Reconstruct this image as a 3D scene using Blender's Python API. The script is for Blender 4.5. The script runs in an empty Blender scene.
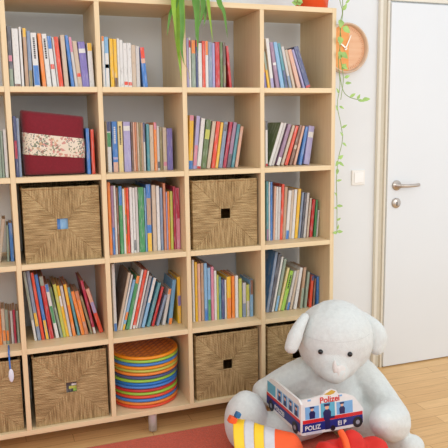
import bpy, bmesh, math, random
from mathutils import Vector, Matrix, noise
from mathutils.bvhtree import BVHTree
random.seed(7)
S = bpy.context.scene
COL = S.collection

# ------------------------------------------------------------------ materials
def lin(c):
    return tuple(((v/255)/12.92 if v/255 <= .04045 else ((v/255+.055)/1.055)**2.4) for v in c)
_m = {}
def nodes(name):
    m = bpy.data.materials.new(name); m.use_nodes = True
    nt = m.node_tree; b = nt.nodes['Principled BSDF']
    return m, nt, b
def N(nt, t, **kw):
    n = nt.nodes.new(t)
    for k, v in kw.items(): setattr(n, k, v)
    return n
def plain(name, rgb, rough=.5, metal=0, var=.06, scale=40, bump=.0, bscale=300, sheen=0, detail=3):
    """solid colour with fine procedural tone variation and optional bump"""
    if name in _m: return _m[name]
    m, nt, b = nodes(name)
    c = lin(rgb)
    tc = N(nt, 'ShaderNodeTexCoord')
    nz = N(nt, 'ShaderNodeTexNoise'); nz.inputs['Scale'].default_value = scale; nz.inputs['Detail'].default_value = detail
    nt.links.new(tc.outputs['Object'], nz.inputs['Vector'])
    r = N(nt, 'ShaderNodeValToRGB')
    r.color_ramp.elements[0].position = .3; r.color_ramp.elements[1].position = .7
    r.color_ramp.elements[0].color = (*[v*(1-var) for v in c], 1)
    r.color_ramp.elements[1].color = (*[min(1, v*(1+var)) for v in c], 1)
    nt.links.new(nz.outputs['Fac'], r.inputs['Fac']); nt.links.new(r.outputs['Color'], b.inputs['Base Color'])
    b.inputs['Roughness'].default_value = rough; b.inputs['Metallic'].default_value = metal
    if sheen: b.inputs['Sheen Weight'].default_value = sheen
    if bump:
        n2 = N(nt, 'ShaderNodeTexNoise'); n2.inputs['Scale'].default_value = bscale; n2.inputs['Detail'].default_value = 4
        nt.links.new(tc.outputs['Object'], n2.inputs['Vector'])
        bp = N(nt, 'ShaderNodeBump'); bp.inputs['Strength'].default_value = bump; bp.inputs['Distance'].default_value = .004
        nt.links.new(n2.outputs['Fac'], bp.inputs['Height']); nt.links.new(bp.outputs['Normal'], b.inputs['Normal'])
    _m[name] = m
    return m
def wood(name, a, c, sc=(2, 2, 30), rough=.45, wscale=3.0, contrast=1):
    m, nt, b = nodes(name)
    tc = N(nt, 'ShaderNodeTexCoord'); mp = N(nt, 'ShaderNodeMapping'); mp.inputs['Scale'].default_value = sc
    nz = N(nt, 'ShaderNodeTexNoise'); nz.inputs['Scale'].default_value = wscale; nz.inputs['Detail'].default_value = 6
    nt.links.new(tc.outputs['Object'], mp.inputs['Vector']); nt.links.new(mp.outputs['Vector'], nz.inputs['Vector'])
    r = N(nt, 'ShaderNodeValToRGB'); r.color_ramp.elements[0].position = .3; r.color_ramp.elements[1].position = .7
    r.color_ramp.elements[0].color = (*lin(a), 1); r.color_ramp.elements[1].color = (*lin(c), 1)
    nt.links.new(nz.outputs['Fac'], r.inputs['Fac']); nt.links.new(r.outputs['Color'], b.inputs['Base Color'])
    b.inputs['Roughness'].default_value = rough
    return m

# ------------------------------------------------------------------ object helpers
def link_mesh(name, me, mat, parent=None):
    o = bpy.data.objects.new(name, me)
    if mat is not None and not me.materials: me.materials.append(mat)
    COL.objects.link(o)
    if parent is not None: o.parent = parent
    return o
def obj(name, bm, mat, parent=None, smooth=False, loc=None):
    me = bpy.data.meshes.new(name)
    bmesh.ops.recalc_face_normals(bm, faces=bm.faces[:])
    bm.to_mesh(me); bm.free()
    if smooth:
        for p_ in me.polygons: p_.use_smooth = True
    o = link_mesh(name, me, mat, parent)
    if loc is not None: o.location = loc
    return o
def thing(name, label, cat, loc=(0, 0, 0), rot=(0, 0, 0), group=None):
    o = bpy.data.objects.new(name, None); o.empty_display_size = .05
    COL.objects.link(o); o.location = loc; o.rotation_euler = rot
    o['label'] = label; o['category'] = cat
    if group: o['group'] = group
    return o
def tag(o, label, cat, group=None):
    o['label'] = label; o['category'] = cat
    if group: o['group'] = group
    return o
def structure(o):
    o['kind'] = 'structure'; return o
def bx(bm, x0, x1, y0, y1, z0, z1, bev=0):
    v = [bm.verts.new((x, y, z)) for x in (x0, x1) for y in (y0, y1) for z in (z0, z1)]
    fs = [(0, 1, 3, 2), (4, 6, 7, 5), (0, 4, 5, 1), (2, 3, 7, 6), (0, 2, 6, 4), (1, 5, 7, 3)]
    faces = [bm.faces.new([v[i] for i in f]) for f in fs]
    if bev:
        es = list({e for f in faces for e in f.edges})
        bmesh.ops.bevel(bm, geom=es, offset=bev, segments=2, affect='EDGES', profile=.6)
def box_obj(name, x0, x1, y0, y1, z0, z1, mat, parent=None, bev=0):
    bm = bmesh.new(); bx(bm, x0, x1, y0, y1, z0, z1, bev); return obj(name, bm, mat, parent)
def lathe(bm, prof, seg=40, cx=0, cy=0, axis='z'):
    rings = []
    for r, z in prof:
        ring = []
        for k in range(seg):
            a = 2*math.pi*k/seg
            q = (cx+r*math.cos(a), cy+r*math.sin(a), z)
            if axis == 'y': q = (cx+r*math.cos(a), z, cy+r*math.sin(a))
            ring.append(bm.verts.new(q))
        rings.append(ring)
    for a, b in zip(rings, rings[1:]):
        for k in range(seg): bm.faces.new((a[k], a[(k+1) % seg], b[(k+1) % seg], b[k]))
    bm.faces.new(rings[0]); bm.faces.new(rings[-1])
def catmull(P, n=8):
    P = [Vector(p_) for p_ in P]; Q = [P[0]*2-P[1]]+P+[P[-1]*2-P[-2]]; out = []
    for i in range(1, len(Q)-2):
        for k in range(n):
            t = k/n; a, b, c, d = Q[i-1:i+3]
            out.append(.5*((2*b)+(c-a)*t+(2*a-5*b+4*c-d)*t*t+(-a+3*b-3*c+d)*t**3))
    out.append(P[-1]); return out
def tube(bm, pts, rad, seg=8):
    pts = [Vector(q) for q in pts]; rings = []
    up = Vector((.13, .31, .94))
    for i, q in enumerate(pts):
        d = (pts[min(i+1, len(pts)-1)]-pts[max(i-1, 0)]).normalized()
        s = d.cross(up).normalized(); t = s.cross(d)
        r = rad(i/(len(pts)-1)) if callable(rad) else rad
        rings.append([bm.verts.new(q+(s*math.cos(2*math.pi*k/seg)+t*math.sin(2*math.pi*k/seg))*r) for k in range(seg)])
    for a, b in zip(rings, rings[1:]):
        for k in range(seg): bm.faces.new((a[k], a[(k+1) % seg], b[(k+1) % seg], b[k]))
    bm.faces.new(rings[0]); bm.faces.new(rings[-1])
def ball(bm, c, r, rot=None, sub=3):
    res = bmesh.ops.create_icosphere(bm, subdivisions=sub, radius=1)
    if not hasattr(r, '__len__'): r = (r, r, r)
    M = Matrix.Translation(c) @ (rot.to_4x4() if rot else Matrix()) @ Matrix.Diagonal((*r, 1))
    bmesh.ops.transform(bm, matrix=M, verts=res['verts'])
def capsule(bm, pts, rads, n=7):
    """chain of overlapping balls with interpolated radii along a smooth path"""
    P = catmull(pts, n); m = len(P)-1
    for i, q in enumerate(P):
        f = i/m*(len(rads)-1); k = min(int(f), len(rads)-2); t = f-k
        ball(bm, q, rads[k]*(1-t)+rads[k+1]*t, sub=2)
def fuse(name, bm, mat, parent, voxel=.009, smooth=10, tweak=None):
    """join overlapping lumps into one continuous smooth surface"""
    me = bpy.data.meshes.new('tmp'); bm.to_mesh(me); bm.free()
    o = bpy.data.objects.new('tmp', me); COL.objects.link(o)
    r = o.modifiers.new('r', 'REMESH'); r.mode = 'VOXEL'; r.voxel_size = voxel
    s = o.modifiers.new('s', 'SMOOTH'); s.iterations = smooth; s.factor = .5
    dg = bpy.context.evaluated_depsgraph_get(); dg.update()
    nm = bpy.data.meshes.new_from_object(o.evaluated_get(dg)); nm.name = name
    bpy.data.objects.remove(o)
    if tweak:
        for v in nm.vertices: v.co = tweak(v.co.copy())
    for p_ in nm.polygons: p_.use_smooth = True
    nm.materials.clear()
    return link_mesh(name, nm, mat, parent)
def text_mesh(name, body, size, mat, parent, loc, rot, extrude=.0004, align='LEFT', bold=0):
    cu = bpy.data.curves.new('t', 'FONT'); cu.body = body; cu.size = size; cu.extrude = extrude; cu.align_x = align
    cu.offset = bold
    t = bpy.data.objects.new('t', cu); COL.objects.link(t)
    dg = bpy.context.evaluated_depsgraph_get(); dg.update()
    me = bpy.data.meshes.new_from_object(t.evaluated_get(dg)); bpy.data.objects.remove(t)
    me.materials.clear()
    o = link_mesh(name, me, mat, parent); o.location = loc; o.rotation_euler = rot
    return o

# ------------------------------------------------------------------ camera
cam = bpy.data.cameras.new('camera'); cam.sensor_width = 36; cam.lens = 637.93/448*36; cam.clip_start = .05
co = bpy.data.objects.new('camera', cam); COL.objects.link(co); S.camera = co
yaw, pitch, roll = .3419, .1551, -.0147
f = Vector((math.sin(yaw)*math.cos(pitch), math.cos(yaw)*math.cos(pitch), -math.sin(pitch)))
r_ = Vector((math.cos(yaw), -math.sin(yaw), 0)); u = r_.cross(f)
rr = r_*math.cos(roll)+u*math.sin(roll); uu = -r_*math.sin(roll)+u*math.cos(roll)
M = Matrix((rr, uu, -f)).transposed().to_4x4(); M.translation = (.2974, -2.675, 1.3947)
co.matrix_world = M

# ------------------------------------------------------------------ palette
PAL = dict(w=(222, 219, 213), lw=(196, 190, 184), be=(196, 172, 142), pc=(222, 160, 128), gr=(140, 140, 148), dg=(62, 62, 72),
  bk=(35, 32, 32), r=(196, 34, 34), o=(238, 130, 40), y=(235, 182, 32), y2=(226, 200, 120), yg=(184, 188, 50), lime=(140, 196, 30),
  g=(38, 132, 62), dkg=(72, 98, 36), t=(52, 130, 142), lb=(110, 168, 212), lb2=(80, 150, 195), b=(34, 104, 190), n=(44, 54, 104),
  pu=(104, 90, 170), li=(156, 146, 196), m=(140, 98, 132), pk=(212, 112, 138), cr=(176, 34, 62), br=(116, 70, 46), tn=(176, 134, 96),
  tn2=(120, 86, 62), dbr=(84, 54, 40), bg=(108, 128, 156), gg=(128, 148, 124), ob=(126, 112, 62), or2=(196, 108, 60))
PAL['or'] = (226, 66, 36)
for _k in PAL:   # printed covers are a little faded
    k_ = .08 if _k in ('r', 'cr', 'o', 'or', 'y') else .2
    PAL[_k] = tuple(int(v*(1-k_)+216*k_) for v in PAL[_k])
WORD = dict(w='white', lw='off-white', be='beige', pc='peach', gr='grey', dg='dark grey', bk='black', r='red', o='orange', y='yellow',
  y2='pale yellow', yg='yellow-green', lime='lime green', g='green', dkg='dark green', t='teal', lb='light blue', lb2='blue', b='blue', n='navy',
  pu='purple', li='lilac', m='mauve', pk='pink', cr='crimson', br='brown', tn='tan', tn2='tan', dbr='dark brown', bg='blue-grey',
  gg='grey-green', ob='olive', or2='rust orange')
WORD['or'] = 'red-orange'
def cover_mat(name, rgb):
    if name in _m: return _m[name]
    m, nt, b = nodes(name); c = lin(rgb)
    tc = N(nt, 'ShaderNodeTexCoord'); oi = N(nt, 'ShaderNodeObjectInfo')
    sh = N(nt, 'ShaderNodeMath', operation='MULTIPLY'); sh.inputs[1].default_value = 37; nt.links.new(oi.outputs['Random'], sh.inputs[0])
    ad = N(nt, 'ShaderNodeVectorMath', operation='ADD'); nt.links.new(tc.outputs['Object'], ad.inputs[0]); nt.links.new(sh.outputs[0], ad.inputs[1])
    def nz(sc, det):
        mp = N(nt, 'ShaderNodeMapping'); mp.inputs['Scale'].default_value = sc; q = N(nt, 'ShaderNodeTexNoise'); q.inputs['Scale'].default_value = 1; q.inputs['Detail'].default_value = det
        nt.links.new(ad.outputs['Vector'], mp.inputs['Vector']); nt.links.new(mp.outputs['Vector'], q.inputs['Vector']); return q
    def ramp(q, p0, p1, c0, c1):
        r = N(nt, 'ShaderNodeValToRGB'); r.color_ramp.elements[0].position = p0; r.color_ramp.elements[1].position = p1
        r.color_ramp.elements[0].color = (*c0, 1); r.color_ramp.elements[1].color = (*c1, 1); nt.links.new(q.outputs['Fac'], r.inputs['Fac']); return r
    lum = sum(c)/3; light = tuple(v*.62+.38*.62 for v in c); dark = tuple(v*.55+.05*(1-v) for v in c)
    a = ramp(nz((260, 60, 26), 3), .52, .68, c, light); d_ = ramp(nz((300, 60, 60), 2), .60, .72, (1, 1, 1), tuple(min(1, dark[i]/max(c[i], .02)) for i in range(3)))
    mx = N(nt, 'ShaderNodeMixRGB', blend_type='MULTIPLY'); mx.inputs['Fac'].default_value = .7
    nt.links.new(a.outputs['Color'], mx.inputs['Color1']); nt.links.new(d_.outputs['Color'], mx.inputs['Color2'])
    nt.links.new(mx.outputs['Color'], b.inputs['Base Color']); b.inputs['Roughness'].default_value = .36
    _m[name] = m; return m
def pal(k): return cover_mat('cover_'+WORD[k].replace(' ', '_').replace('-', '_')+('' if k not in('lb2','tn2') else '_deep'), PAL[k])
paper = plain('book_paper', (176, 152, 122), rough=.8, var=.12, scale=220)
ink = plain('dark_ink', (50, 46, 46), rough=.6)

ROW, CW, TZ = .3578, .36, 1.9
T, TH, DEP = .020, .022, .33
BOOKS = {
 (1, 1): [
  (0.372, 0.0158, 0.2317, 0.0, 0.03, 'dg gg:0-.3 pk:.42-.52'),
  (0.39, 0.0246, 0.2228, 0.0, 0.03, 'w br:0-.05'),
  (0.417, 0.0098, 0.2298, 0.0, 0.03, 'w'),
  (0.431, 0.0138, 0.2258, 0.0, 0.03, 'tn y:.85-1'),
  (0.446, 0.0138, 0.2148, 0.0, 0.03, 'bg ob:0-.3'),
  (0.4652, 0.0226, 0.2089, -0.0239, 0.03, 'w b:.03-.4 T'),
  (0.497, 0.0148, 0.207, -0.0483, 0.03, 'o'),
  (0.514, 0.0187, 0.2061, -0.0534, 0.03, 'w T'),
  (0.5365, 0.0167, 0.1983, -0.0707, 0.03, 'w b:.75-1 or:.35-.45'),
  (0.555, 0.0069, 0.1952, -0.0666, 0.03, 'lw'),
  (0.5623, 0.0167, 0.1962, -0.0663, 0.03, 'or'),
  (0.583, 0.0177, 0.204, -0.0441, 0.03, 'be'),
  (0.61, 0.0128, 0.2035, -0.0836, 0.03, 'b'),
  (0.625, 0.0118, 0.1976, -0.0912, 0.03, 'lw pk:.7-1'),
  (0.6372, 0.0177, 0.1825, -0.0878, 0.03, 'be or:.22-.3'),
  (0.6553, 0.0285, 0.1793, -0.0726, 0.03, 'pu w:.75-.85'),
  (0.6842, 0.0197, 0.1759, -0.0284, 0.03, 'w y:.82-1'),
 ],
 (1, 2): [
  (0.739, 0.0108, 0.2048, 0.0, 0.03, 'w o:.9-1'),
  (0.7502, 0.0167, 0.2018, 0.0, 0.03, 'lb w:0-.68 or:.38-.46'),
  (0.771, 0.0148, 0.1958, 0.0, 0.03, 'y'),
  (0.787, 0.0138, 0.1948, 0.0, 0.03, 'y dbr:0-.2'),
  (0.802, 0.0099, 0.1978, 0.0, 0.03, 'w'),
  (0.8122, 0.0138, 0.1918, 0.0, 0.03, 'w'),
  (0.8264, 0.0167, 0.1798, 0.0, 0.03, 'w or:.05-.13'),
  (0.8436, 0.0177, 0.1808, 0.0, 0.03, 'w or:.04-.12'),
  (0.8617, 0.0177, 0.1728, 0.0, 0.03, 'be'),
  (0.8798, 0.0158, 0.1688, 0.0, 0.03, 'lw'),
  (0.908, 0.0197, 0.1642, -0.0671, 0.03, 'b or:.72-1 pc:.6-.72'),
 ],
 (1, 3): [
  (1.102, 0.0089, 0.2088, 0.0, 0.035, 'li'),
  (1.112, 0.0099, 0.2108, 0.0, 0.035, 'w r:.8-.95'),
  (1.124, 0.0187, 0.2008, 0.0, 0.035, 'gg o:.72-1'),
  (1.144, 0.0089, 0.2018, 0.0, 0.035, 'n r:.85-1'),
  (1.154, 0.0177, 0.1898, 0.0, 0.035, 'w'),
  (1.173, 0.0138, 0.1988, 0.0, 0.035, 'or'),
  (1.1872, 0.0138, 0.1988, 0.0, 0.035, 'w o:.7-1'),
  (1.2014, 0.0177, 0.1948, 0.0, 0.035, 'bg'),
  (1.2195, 0.0118, 0.1908, 0.0, 0.035, 'li'),
  (1.233, 0.0207, 0.1958, 0.0, 0.035, 'r'),
  (1.255, 0.0128, 0.1968, 0.0, 0.035, 'dkg'),
  (1.269, 0.0128, 0.1948, 0.0, 0.035, 'dbr ob:.1-.5'),
  (1.298, 0.0118, 0.1804, -0.0832, 0.035, 'r'),
 ],
 (1, 4): [
  (1.474, 0.0108, 0.0995, -0.1209, 0.05, 'pu o:.7-1'),
  (1.489, 0.0127, 0.1627, -0.1542, 0.05, 'y gg:.5-1'),
  (1.505, 0.0166, 0.2215, -0.1222, 0.05, 'w li:0-.2'),
  (1.5312, 0.0185, 0.2056, -0.1661, 0.05, 'm w:.5-.56'),
  (1.5542, 0.0194, 0.2073, -0.1843, 0.05, 'lb'),
  (1.577, 0.0145, 0.2038, -0.1976, 0.05, 't n:0-.4'),
  (1.5972, 0.0144, 0.1895, -0.2235, 0.05, 'lw bg:0-.3'),
  (1.6153, 0.0144, 0.1769, -0.2398, 0.05, 'be'),
  (1.6385, 0.0199, 0.1789, -0.2832, 0.05, 'pc'),
  (1.6683, 0.0112, 0.1826, -0.329, 0.05, 'li'),
  (1.6827, 0.0251, 0.195, -0.3399, 0.05, 'n r:0-.06'),
 ],
 (2, 0): [
  (0.2871, 0.0146, 0.1976, 0.0, 0.03, 'g'),
  (0.302, 0.0078, 0.1856, 0.0, 0.03, 'r'),
  (0.3107, 0.0107, 0.1896, 0.0, 0.03, 'gg'),
  (0.3226, 0.0087, 0.1856, 0.0, 0.03, 'gg'),
  (0.3334, 0.0126, 0.1916, 0.0, 0.03, 'w'),
 ],
 (2, 1): [
  (0.373, 0.0128, 0.2436, 0.0, 0.04, 'n cr:.3-.6'),
  (0.3862, 0.0108, 0.2355, 0.0, 0.04, 'bg'),
  (0.66, 0.0138, 0.1906, 0.0, 0.04, 'b'),
  (0.679, 0.0138, 0.1856, 0.0, 0.04, 'or'),
 ],
 (2, 2): [
  (0.756, 0.0177, 0.2186, 0.0, 0.1, 'w g:.5-.78 n:.8-1'),
  (0.779, 0.0227, 0.2176, 0.0, 0.1, 'b pc:0-.2 li:.25-.3 T'),
  (0.804, 0.0207, 0.2176, 0.0, 0.1, 'y2 T'),
  (0.828, 0.0305, 0.2156, 0.0, 0.1, 'li w:.82-.92'),
  (0.861, 0.0089, 0.2146, 0.0, 0.1, 'dbr'),
  (0.8703, 0.0079, 0.2136, 0.0, 0.1, 'pc'),
  (0.879, 0.0079, 0.2136, 0.0, 0.1, 'or2'),
  (0.888, 0.0079, 0.2126, 0.0, 0.1, 'be'),
  (0.8963, 0.0089, 0.2126, 0.0, 0.1, 'ob'),
  (0.9055, 0.0089, 0.2116, 0.0, 0.1, 'tn'),
  (0.9148, 0.0089, 0.2116, 0.0, 0.1, 'lw n:.6-1'),
  (0.93, 0.0128, 0.2056, 0.0, 0.1, 't'),
  (0.944, 0.0177, 0.2006, 0.0, 0.1, 'be'),
  (0.963, 0.0128, 0.2116, 0.0, 0.1, 'o pk:.85-1'),
  (0.9762, 0.0118, 0.1956, 0.0, 0.1, 'lw dg:.05-.2'),
  (0.989, 0.0118, 0.1916, 0.0, 0.1, 'ob'),
  (1.003, 0.0177, 0.1886, 0.0, 0.1, 'be pk:.1-.2'),
  (1.022, 0.0256, 0.1846, 0.0, 0.1, 'pu'),
 ],
 (2, 3): [
  (1.118, 0.0207, 0.2404, 0.0457, 0.1, 'y pk:.9-1 b:0-.16'),
  (1.1391, 0.0176, 0.2378, 0.0965, 0.1, 'li pk:.06-.45'),
  (1.1573, 0.0196, 0.227, 0.1186, 0.1, 'w r:0-.05'),
  (1.179, 0.0234, 0.221, 0.1352, 0.1, 'dkg yg:.6-.8'),
  (1.205, 0.0175, 0.2138, 0.154, 0.1, 'be'),
  (1.228, 0.0176, 0.2125, 0.1408, 0.1, 'or'),
  (1.247, 0.0136, 0.2089, 0.1482, 0.1, 'y'),
  (1.263, 0.0185, 0.2105, 0.1468, 0.1, 'bg dg:.8-.95'),
  (1.284, 0.0155, 0.2105, 0.1755, 0.1, 'cr'),
  (1.304, 0.0175, 0.2082, 0.1725, 0.1, 'm dg:0-.3'),
  (1.325, 0.0146, 0.1993, 0.1704, 0.1, 't'),
  (1.344, 0.0146, 0.1889, 0.1638, 0.1, 'pc'),
 ],
 (2, 4): [
  (1.497, 0.0128, 0.2116, 0.0, 0.1, 'w dg:.8-1 r:0-.06'),
  (1.513, 0.015, 0.21, 0.3209, 0.1, 'w s=dkg'),
  (1.529, 0.0131, 0.2094, 0.3223, 0.1, 'lw'),
  (1.553, 0.0178, 0.2011, 0.3193, 0.1, 'm w:0-.2'),
  (1.578, 0.014, 0.1963, 0.3176, 0.1, 'be'),
  (1.598, 0.016, 0.1923, 0.3078, 0.1, 'or'),
  (1.621, 0.0151, 0.1946, 0.2886, 0.1, 'br be:.4-.5'),
  (1.644, 0.0124, 0.1904, 0.2581, 0.1, 'pc'),
  (1.672, 0.0155, 0.1826, 0.1968, 0.1, 'b'),
  (1.699, 0.0302, 0.1843, 0.1452, 0.1, 'li w:.7-.85'),
 ],
 (3, 0): [
  (0.2803, 0.0132, 0.1825, 0.1531, 0.1, 'be'),
  (0.318, 0.0086, 0.1553, 0.0322, 0.1, 'gg'),
  (0.3325, 0.0143, 0.1634, 0.0, 0.1, 'b'),
 ],
 (3, 2): [
  (0.7428, 0.0126, 0.3174, 0.0, 0.065, 'o'),
  (0.7566, 0.0117, 0.3014, 0.0, 0.066, 'm b:0-.4'),
  (0.7694, 0.0087, 0.3014, 0.0, 0.066, 'w'),
  (0.7793, 0.0087, 0.2924, 0.0, 0.067, 'br'),
  (0.7901, 0.0155, 0.2984, 0.0, 0.067, 'g b:.72-1'),
  (0.8069, 0.0097, 0.2864, 0.0, 0.068, 'w'),
  (0.817, 0.0049, 0.2904, 0.0, 0.068, 'o g:.3-.6'),
  (0.8237, 0.0107, 0.2894, 0.0, 0.069, 'or'),
  (0.8375, 0.0126, 0.2914, 0.0, 0.069, 'w'),
  (0.8513, 0.0107, 0.2884, 0.0, 0.07, 'w dg:.04-.2'),
  (0.8631, 0.0117, 0.2904, 0.0, 0.07, 'lw'),
  (0.8769, 0.0253, 0.2894, 0.0, 0.071, 'g'),
  (0.9045, 0.0058, 0.2854, 0.0, 0.072, 'lb'),
  (0.9124, 0.0214, 0.3004, 0.0, 0.072, 'b y:0-.28 tn:.4-.8'),
  (0.9381, 0.0185, 0.2954, 0.0, 0.073, 'be'),
  (0.9588, 0.0146, 0.2914, 0.0, 0.074, 'w'),
  (0.9755, 0.0117, 0.2824, 0.0, 0.075, 'bg'),
  (0.9903, 0.0117, 0.3014, 0.0, 0.075, 'or2'),
  (1.0031, 0.0058, 0.2624, 0.0, 0.076, 'li'),
  (1.01, 0.0097, 0.2644, 0.0, 0.076, 'o'),
  (1.0219, 0.0126, 0.2644, 0.0, 0.077, 'yg'),
  (1.0367, 0.0107, 0.2854, 0.0, 0.077, 'cr'),
  (1.0485, 0.0185, 0.2784, 0.0, 0.078, 'pk cr:.5-1'),
 ],
 (3, 4): [
  (1.5006, 0.0124, 0.2864, 0.0, 0.1, 't m:0-.2'),
  (1.5134, 0.0077, 0.2834, 0.0, 0.1, 'w'),
  (1.5219, 0.0115, 0.2823, 0.0, 0.1, 'b'),
  (1.5356, 0.0096, 0.2604, 0.0307, 0.1, 'pc'),
  (1.5463, 0.0096, 0.2574, 0.0311, 0.1, 'w'),
  (1.557, 0.0144, 0.2563, 0.0312, 0.1, 'lw'),
  (1.5717, 0.0134, 0.2684, 0.0447, 0.1, 'or'),
  (1.5855, 0.0153, 0.2553, 0.0509, 0.1, 'tn'),
  (1.6013, 0.0162, 0.2374, 0.0757, 0.1, 'w b:0-.18'),
  (1.6192, 0.0124, 0.2395, 0.0709, 0.1, 'be'),
  (1.6328, 0.0153, 0.2405, 0.0747, 0.1, 'w'),
  (1.6503, 0.0162, 0.2425, 0.0823, 0.1, 'y'),
  (1.6688, 0.0114, 0.2249, 0.0977, 0.1, 'bg'),
  (1.6834, 0.0105, 0.221, 0.0995, 0.1, 'dg'),
  (1.6979, 0.0124, 0.2208, 0.095, 0.1, 'lw'),
  (1.7154, 0.0105, 0.1948, 0.0974, 0.1, 'be'),
  (1.732, 0.0153, 0.1865, 0.091, 0.1, 'r'),
  (1.7563, 0.0105, 0.1834, 0.0599, 0.1, 'g'),
  (1.7689, 0.0086, 0.1334, 0.0748, 0.1, 'lw'),
 ],
 (4, 0): [
  (0.245, 0.0148, 0.1662, 0.0, 0.1, 'r'),
  (0.262, 0.0148, 0.1602, 0.0, 0.1, 'o'),
  (0.278, 0.0148, 0.1582, 0.0, 0.1, 'be o:.1-.4'),
  (0.294, 0.0118, 0.1522, 0.0, 0.1, 'gg o:.1-.4'),
  (0.3062, 0.0069, 0.1462, 0.0, 0.1, 'br'),
  (0.314, 0.0099, 0.1452, 0.0, 0.1, 'lw'),
  (0.325, 0.0099, 0.1482, 0.0, 0.1, 'cr'),
  (0.338, 0.0098, 0.1422, 0.0, 0.1, 'gg'),
 ],
 (4, 1): [
  (0.407, 0.0108, 0.3108, -0.0999, 0.1, 'w gg:.3-1'),
  (0.421, 0.0147, 0.3118, -0.1028, 0.1, 'bg y:.2-.4'),
  (0.438, 0.0127, 0.3028, -0.1026, 0.1, 'or'),
  (0.455, 0.0137, 0.2931, -0.1128, 0.1, 'b y:0-.3'),
  (0.472, 0.0176, 0.283, -0.1133, 0.1, 'r gg:.85-1'),
  (0.4973, 0.0146, 0.2467, -0.1424, 0.1, 'w g:.28-.6 b:.86-1'),
  (0.5177, 0.0107, 0.2323, -0.1643, 0.1, 'gg dkg:.6-1'),
  (0.5289, 0.0137, 0.2425, -0.1365, 0.1, 'yg'),
  (0.543, 0.0117, 0.2364, -0.1358, 0.1, 'y w:.6-.8'),
  (0.5552, 0.0117, 0.2331, -0.129, 0.1, 'lw'),
  (0.57, 0.0137, 0.2381, -0.1263, 0.1, 'o y:.6-1'),
  (0.5911, 0.0107, 0.224, -0.1569, 0.1, 't'),
  (0.6075, 0.0145, 0.2046, -0.1819, 0.1, 'o'),
  (0.6227, 0.0165, 0.2034, -0.1779, 0.1, 'or2 o:.3-.8'),
  (0.6483, 0.0106, 0.1797, -0.2245, 0.1, 'ob'),
  (0.66, 0.0126, 0.2506, -0.1886, 0.1, 'cr w:0-.12'),
  (0.688, 0.0171, 0.2122, -0.2573, 0.1, 'or pc:.7-1 li:.45-.7'),
 ],
 (4, 2): [
  (0.7514, 0.0144, 0.3092, 0.0, 0.097, 'w b:0-.12'),
  (0.7662, 0.0121, 0.2685, 0.2241, 0.098, 'be s=tn2'),
  (0.7788, 0.0084, 0.2584, 0.2373, 0.098, 'w'),
  (0.7881, 0.0121, 0.2351, 0.2519, 0.098, 'lb o:.2-.36 y:0-.12'),
  (0.8058, 0.0158, 0.2501, 0.2323, 0.098, 'g o:.86-1'),
  (0.8224, 0.0102, 0.2776, 0.2352, 0.098, 'w'),
  (0.835, 0.014, 0.2752, 0.2369, 0.098, 'or w:.0-.06 s=cr'),
  (0.8506, 0.0084, 0.2701, 0.2421, 0.099, 'w'),
  (0.8613, 0.0121, 0.2455, 0.2536, 0.099, 'gr'),
  (0.8778, 0.0148, 0.2347, 0.2694, 0.099, 'lb w:.5-1'),
  (0.9021, 0.0147, 0.2097, 0.2871, 0.099, 't'),
  (0.9254, 0.011, 0.1881, 0.2831, 0.099, 'r'),
  (0.9468, 0.0128, 0.1481, 0.3045, 0.099, 'bg'),
  (0.9752, 0.015, 0.1712, 0.204, 0.1, 'lw o:.85-1'),
  (1.0038, 0.018, 0.2107, 0.1277, 0.1, 'lb2 o:0-.14'),
  (1.0509, 0.0163, 0.2222, 0.0, 0.1, 'y pu:.38-.6'),
 ],
 (4, 3): [
  (1.123, 0.0099, 0.2972, 0.0, 0.094, 'w'),
  (1.135, 0.0118, 0.2852, 0.0, 0.093, 'y'),
  (1.148, 0.0138, 0.2772, 0.0, 0.092, 'pc'),
  (1.164, 0.0138, 0.2782, 0.0, 0.091, 'tn'),
  (1.179, 0.0148, 0.2772, 0.0, 0.09, 'lb b:0-.22'),
  (1.195, 0.0148, 0.2542, 0.0, 0.088, 'lb g:0-.4'),
  (1.212, 0.0138, 0.2582, 0.0, 0.087, 'pk'),
  (1.227, 0.0118, 0.2382, 0.0, 0.086, 'w'),
  (1.24, 0.0089, 0.2172, 0.0, 0.085, 'yg'),
  (1.25, 0.0108, 0.2072, 0.0, 0.084, 't'),
  (1.262, 0.0148, 0.1922, 0.0, 0.083, 'n'),
  (1.278, 0.0079, 0.1902, 0.0, 0.082, 'w'),
  (1.288, 0.0207, 0.2042, 0.0, 0.081, 'y o:0-.5'),
  (1.312, 0.0148, 0.2052, 0.0, 0.079, 'o'),
  (1.329, 0.0158, 0.2062, 0.0, 0.078, 'w'),
  (1.347, 0.0158, 0.1902, 0.0, 0.076, 'yg'),
  (1.365, 0.0177, 0.1692, 0.0, 0.075, 'bg lw:.4-1'),
  (1.384, 0.0167, 0.1582, 0.0, 0.074, 'yg lw:0-.5'),
  (1.403, 0.0158, 0.1802, 0.0, 0.072, 'lb br:.6-1'),
 ],
 (4, 4): [
  (1.4973, 0.0144, 0.3003, 0.1699, 0.1, 'bg s=b'),
  (1.5124, 0.0153, 0.2916, 0.1819, 0.1, 'dg'),
  (1.5282, 0.0105, 0.2765, 0.1958, 0.1, 'w'),
  (1.5427, 0.0143, 0.2641, 0.2009, 0.1, 'gg lb:0-.3'),
  (1.5614, 0.0123, 0.2189, 0.2382, 0.1, 'y2'),
  (1.5762, 0.0188, 0.2015, 0.2578, 0.1, 'lime T'),
  (1.6068, 0.0133, 0.1986, 0.2217, 0.1, 'lw b:0-.2'),
  (1.6245, 0.0124, 0.2023, 0.2078, 0.1, 'be'),
  (1.6462, 0.0163, 0.2097, 0.1666, 0.1, 'w'),
  (1.6788, 0.0154, 0.2086, 0.11, 0.1, 'tn gg:0-.5'),
  (1.7044, 0.0135, 0.1835, 0.1033, 0.1, 'gg'),
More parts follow.
